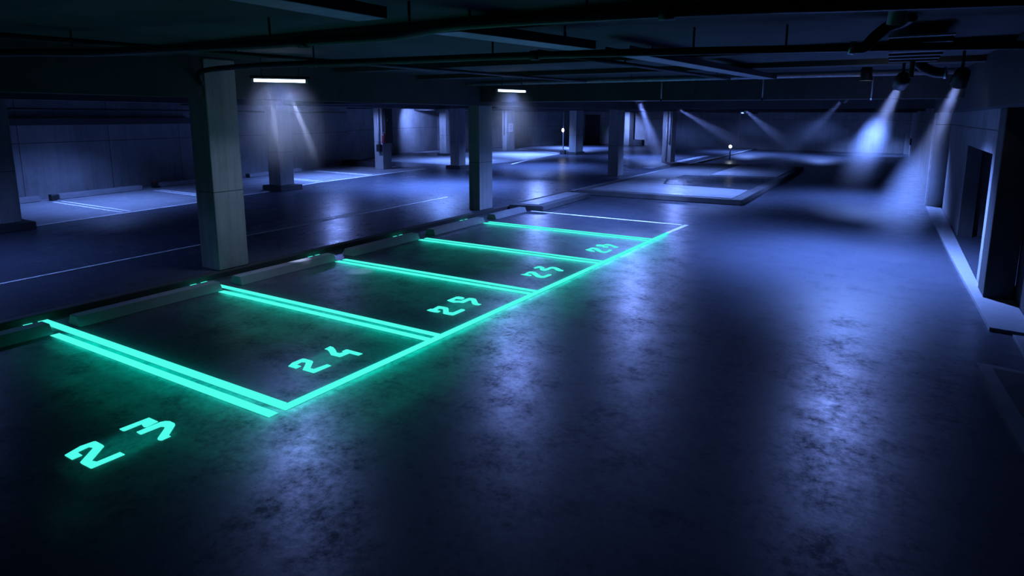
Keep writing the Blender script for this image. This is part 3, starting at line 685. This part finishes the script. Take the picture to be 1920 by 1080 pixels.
def spot_lamp(label, p, tgt, power, half, length, dens, haze_label, color=LIGHT, lens='lens', rsrc=.06, bracket=True, aniso=.2, wide=0, wide_to=None, wide_half=25, widecol=LIGHT):
    p = Vector(p); dv = (Vector(tgt) - p).normalized()
    t = thing('spot_lamp', label, 'spotlight', p + Vector((0, 0, .2)), 'ceiling spotlights')
    bm = B(); tube(bm, [p - dv*.24, p - dv*.22, p - dv*.10, p + dv*.02], [.05, .09, .105, .115], 18, cap=False); bm.faces.new(bm.verts[:18][::-1] if False else [v for v in bm.verts][:18])
    part('housing', bm, M['black'], t, True)
    bm = B(); tube(bm, [p - dv*.07, p - dv*.055], .095, 18); part('lens', bm, M[lens], t)
    if bracket:
        q = p - dv*.15
        bm = B(); tube(bm, [q, Vector((q.x, q.y, CEIL))], .02, 8); part('bracket', bm, M['pipe'], t)
    sp = add_light('SPOT', 'spot_light', t, p + dv*.03, power, color, spot_size=2*half, spot_blend=1.0, shadow_soft_size=rsrc)
    aim(sp, dv)
    if wide:
        q = p + dv*.05 - Vector((0, 0, .05))
        wd = add_light('SPOT', 'wide_light', t, q, wide, widecol, spot_size=2*R(wide_half) if wide_to else R(164), spot_blend=.6, shadow_soft_size=.13)
        aim(wd, (Vector(wide_to) - q) if wide_to else (0, 0, -1))
    if dens:
        n = 24; u = dv.cross(Vector((0, 0, 1))); u = u.normalized() if u.length > 1e-4 else Vector((1, 0, 0)); w = u.cross(dv)
        bm = B(); ra, rb = [], []
        r0 = .09; slope = math.tan(half); r1 = r0 + length*slope
        for k in range(n):
            e = math.cos(2*PI*k/n)*u + math.sin(2*PI*k/n)*w
            ra.append(bm.verts.new(p + dv*.04 + e*r0)); rb.append(bm.verts.new(p + dv*length + e*r1))
        for k in range(n): bm.faces.new((ra[k], ra[(k+1) % n], rb[(k+1) % n], rb[k]))
        bm.faces.new(ra); bm.faces.new(rb)
        hz = obj('light_shaft', bm, haze_mat('mist in shaft', ('shaft', p, dv, r0, slope, length), dens, aniso=aniso)); tag(hz, haze_label, 'haze', kind='stuff')
    return t
tl = tube_lamp('white tube lamp hanging left, above the nearest column', (-8.98, 6.62, 3.35), (-8.42, 7.22, 3.35), 22,
          [(.25, (-9.35, 7.6, 0), 2200, R(4.5)), (.6, (-8.1, 7.9, 0), 2200, R(5))], 'pale mist glowing under the left tube lamp', .28)
sp = add_light('SPOT', 'floor_light', tl, (-8.7, 6.92, 3.30), 170, LIGHT, spot_size=R(44), spot_blend=.8, shadow_soft_size=.12); aim(sp, Vector((-3.7, 2.95, 0)) - Vector((-8.7, 6.92, 3.3)))
tl = tube_lamp('white tube lamp hanging near the second concrete column', (-7.78, 12.05, 3.37), (-7.50, 12.85, 3.37), 16, [], 'pale mist glowing under the second tube lamp', .22)
sp = add_light('SPOT', 'floor_light', tl, (-7.64, 12.45, 3.32), 300, LIGHT, spot_size=R(46), spot_blend=.8, shadow_soft_size=.12); aim(sp, Vector((-3.4, 5.7, 0)) - Vector((-7.64, 12.45, 3.32)))

spot_lamp('spotlight behind the first cross beam, right of the third column', (-6.55, 18.0, 3.25), (-6.1, 20.5, 0), 2600, R(10), 3.3, .32, 'pale light shaft falling right of the third column', wide=420, wide_to=(-2.9, 8.2, 0), wide_half=28)
spot_lamp('bright small spotlight above the far column with conduits', (-9.9, 33.2, 3.22), (-6.4, 42.0, 0), 9000, R(6), 9.0, .10, 'long slanting light shaft above the small round lamp', wide=600, wide_to=(-3.9, 14.2, 0), wide_half=14)
spot_lamp('spotlight hidden behind the beam, right of the small round lamp', (-7.4, 37.6, 3.3), (-4.8, 46, 0), 7000, R(6), 8.5, .09, 'faint light shaft right of the hanging pipe')
spot_lamp('spotlight left of the two right-hand spotlights', (-1.15, 19.6, 3.3), (-4.4, 25, 0), 2000, R(7), 6.0, .06, 'faint light shaft slanting left over the raised slab')
spot_lamp('second spotlight from the right, shining down the lane', (.10, 10.9, 3.31), (-1.15, 20.8, 0), 14000, R(5.0), 8.2, .065, 'long pale light shaft in front of the far right wall', color=MIST)
spot_lamp('rightmost spotlight, at the end of the curved duct', (.82, 11.0, 3.31), (.15, 14.6, 0), 2600, R(9), 5.0, .18, 'pale light shaft in front of the right-hand opening', color=MIST)
spot_lamp('downward spotlight by the far right corner', (-.8, 53.0, 3.4), (-.9, 54.0, 0), 3800, R(52), 3, 0, '', DEEP)
# lamps over the left-hand bays; near-lane one is unseen, added for the nearest column
for x, y, pw, half, wide, wto, wh, lab in ((-20.6, 9.9, 1900, 62, 0, None, 0, 'spotlight over the leftmost wall bays'), (-20.6, 18.9, 3200, 66, 240, (-8.8, 8.4, .1), 22, 'spotlight over the wall bays right of the plinthed column'),
                      (-16.3, 29.2, 5500, 68, 500, (-7.6, 13.4, 0), 16, 'spotlight over the left lane behind the second column'), (-22.6, 30.5, 4500, 66, 0, None, 0, 'spotlight over the bay behind the cabinet column'),
                      (-22.2, 38.0, 8000, 66, 0, None, 0, 'spotlight over the far left bay'), (-22.6, 48.5, 8000, 66, 0, None, 0, 'spotlight in front of the far door'), (-14.8, 19.0, 9000, 72, 0, None, 0, 'spotlight over the middle of the left lane'), (-14.2, 3.4, 850, 72, 0, None, 0, 'unseen spotlight added to light the near left lane and the nearest column')):
    spot_lamp(lab, (x, y, 3.5), (x+.05, y+.05, 0), pw, R(half), 3, 0, '', DEEP, rsrc=.1, wide=wide, wide_to=wto, wide_half=wh)
for x, y, pw, half, wide, wto, wh, lab in ((-.45, 13.7, 8000, 63, 260, (-.25, 6.6, 0), 26, 'spotlight over the lane before the first cross beam'), (-.4, 24.2, 4500, 62, 0, None, 0, 'spotlight over the lane behind the first cross beam'), (-8.3, 29.5, 3500, 64, 0, None, 0, 'spotlight over the back of the raised slab'),
                      (-5.6, 22.2, 3000, 58, 0, None, 0, 'spotlight over the front of the raised slab')):
    spot_lamp(lab, (x, y, 3.52), (x, y+.05, 0), pw, R(half), 3, 0, '', DEEP, rsrc=.1, wide=wide, wide_to=wto, wide_half=wh)

for x, y, pw, half, lab in ((-6.6, 16.0, 3400, 70, 'unseen spotlight added behind the first cross beam to light the last glowing bay'), (-9.5, 50.5, 5000, 70, 'unseen spotlight added to light the back wall, left of its middle'), (-4.0, 48.5, 4000, 70, 'unseen spotlight added to light the back wall, right of its middle'), (-13.5, 40.0, 5000, 72, 'spotlight over the far end of the left lane')):  # unseen lamps added to brighten the last bay and the back wall
    spot_lamp(lab, (x, y, 3.52), (x, y+.05, 0), pw, R(half), 3, 0, '', DEEP, rsrc=.1)
# spotlights turned onto columns and wall
for p, tgt, pw, half, lab in (((-25.2, 30.2, 3.5), (-26.3, 33.8, 1.6), 2000, 20, 'spotlight turned onto the small pale lit column'), ((-28.9, 34.8, 3.4), (-31.1, 36.6, 1.7), 1700, 52, 'spotlight turned onto the wall right of the cabinet column'),
                      ((-22.5, 21.0, 3.5), (-22.15, 23.2, 1.3), 700, 34, 'spotlight turned onto the cabinet column'), ((-24.6, 38.4, 3.5), (-26.2, 41.9, 1.7), 3000, 22, 'spotlight turned onto the bright column with the notice'),
                      ((-12.0, 33.0, 3.5), (-11.4, 36.3, 1.6), 1200, 24, 'spotlight turned onto the column with two conduits'), ((-20.4, 52.0, 3.5), (-21.2, 55.3, 1.8), 3500, 24, 'spotlight turned onto the column far behind the third column'),
                      ((-18.4, 11.4, 3.5), (-19.0, 14.7, 1.5), 300, 26, 'spotlight turned onto the plinthed column under the tube')):
    spot_lamp(lab, p, tgt, pw, R(half), 3, 0, '', LIGHT, rsrc=.08)
# thin mist hanging over the far part of the hall
cc = Vector((-6.6, 40, 1.75)); rad = (7.9, 14.0, 1.7)
bm = B(); bmesh.ops.create_icosphere(bm, subdivisions=4, radius=1.0, matrix=Matrix.Translation(cc) @ Matrix.Diagonal((*rad, 1)))
tag(obj('haze', bm, haze_mat('thin hall mist', ('cloud', cc, rad), .02), loc=cc), 'thin bluish mist hanging in the middle distance over the raised slab', 'haze', kind='stuff')

# small bright lamps
t = thing('column_lamp', 'small white lamp on a pole at the far dark column', 'lamp', (-20.0, 39.6, LZ))
bm = B(); tube(bm, [(-20.0, 39.6, LZ), (-20.0, 39.6, 3.1)], .035, 8); part('pole', bm, M['pipel'], t, True)
bm = B(); bmesh.ops.create_icosphere(bm, subdivisions=3, radius=.085, matrix=Matrix.Translation((-20.0, 39.52, 1.82)) @ Matrix.Diagonal((1, 1, 1.4, 1))); part('globe', bm, M['bulb'], t, True)
bm = B(); box(bm, -20.2, -19.8, 39.45, 39.7, LZ, .42, .02); part('base_box', bm, M['black'], t)
t = thing('bollard_lamp', 'small round white lamp on a short post in the hazy middle', 'lamp', (-9.0, 42.5, 0))
bm = B(); tube(bm, [(-9.0, 42.5, 0), (-9.0, 42.5, .80)], .04, 10); part('post', bm, M['black'], t, True)
bm = B(); bmesh.ops.create_icosphere(bm, subdivisions=3, radius=.10, matrix=Matrix.Translation((-9.0, 42.5, .86))); part('globe', bm, M['bulb'], t, True)

# ------------------------------------------------------------------ world, view
w = bpy.data.worlds.new('world'); scene.world = w; w.use_nodes = True
bgn = w.node_tree.nodes['Background']; bgn.inputs[0].default_value = (.12, .17, .34, 1); bgn.inputs[1].default_value = .12
vs = scene.view_settings; vs.view_transform = 'Standard'; vs.look = 'None'; vs.gamma = 1; vs.exposure = 0; vs.use_curve_mapping = False
scene.cycles.max_bounces = 6; scene.cycles.diffuse_bounces = 3; scene.cycles.glossy_bounces = 3; scene.cycles.volume_bounces = 0
scene.cycles.sample_clamp_indirect = 4.0
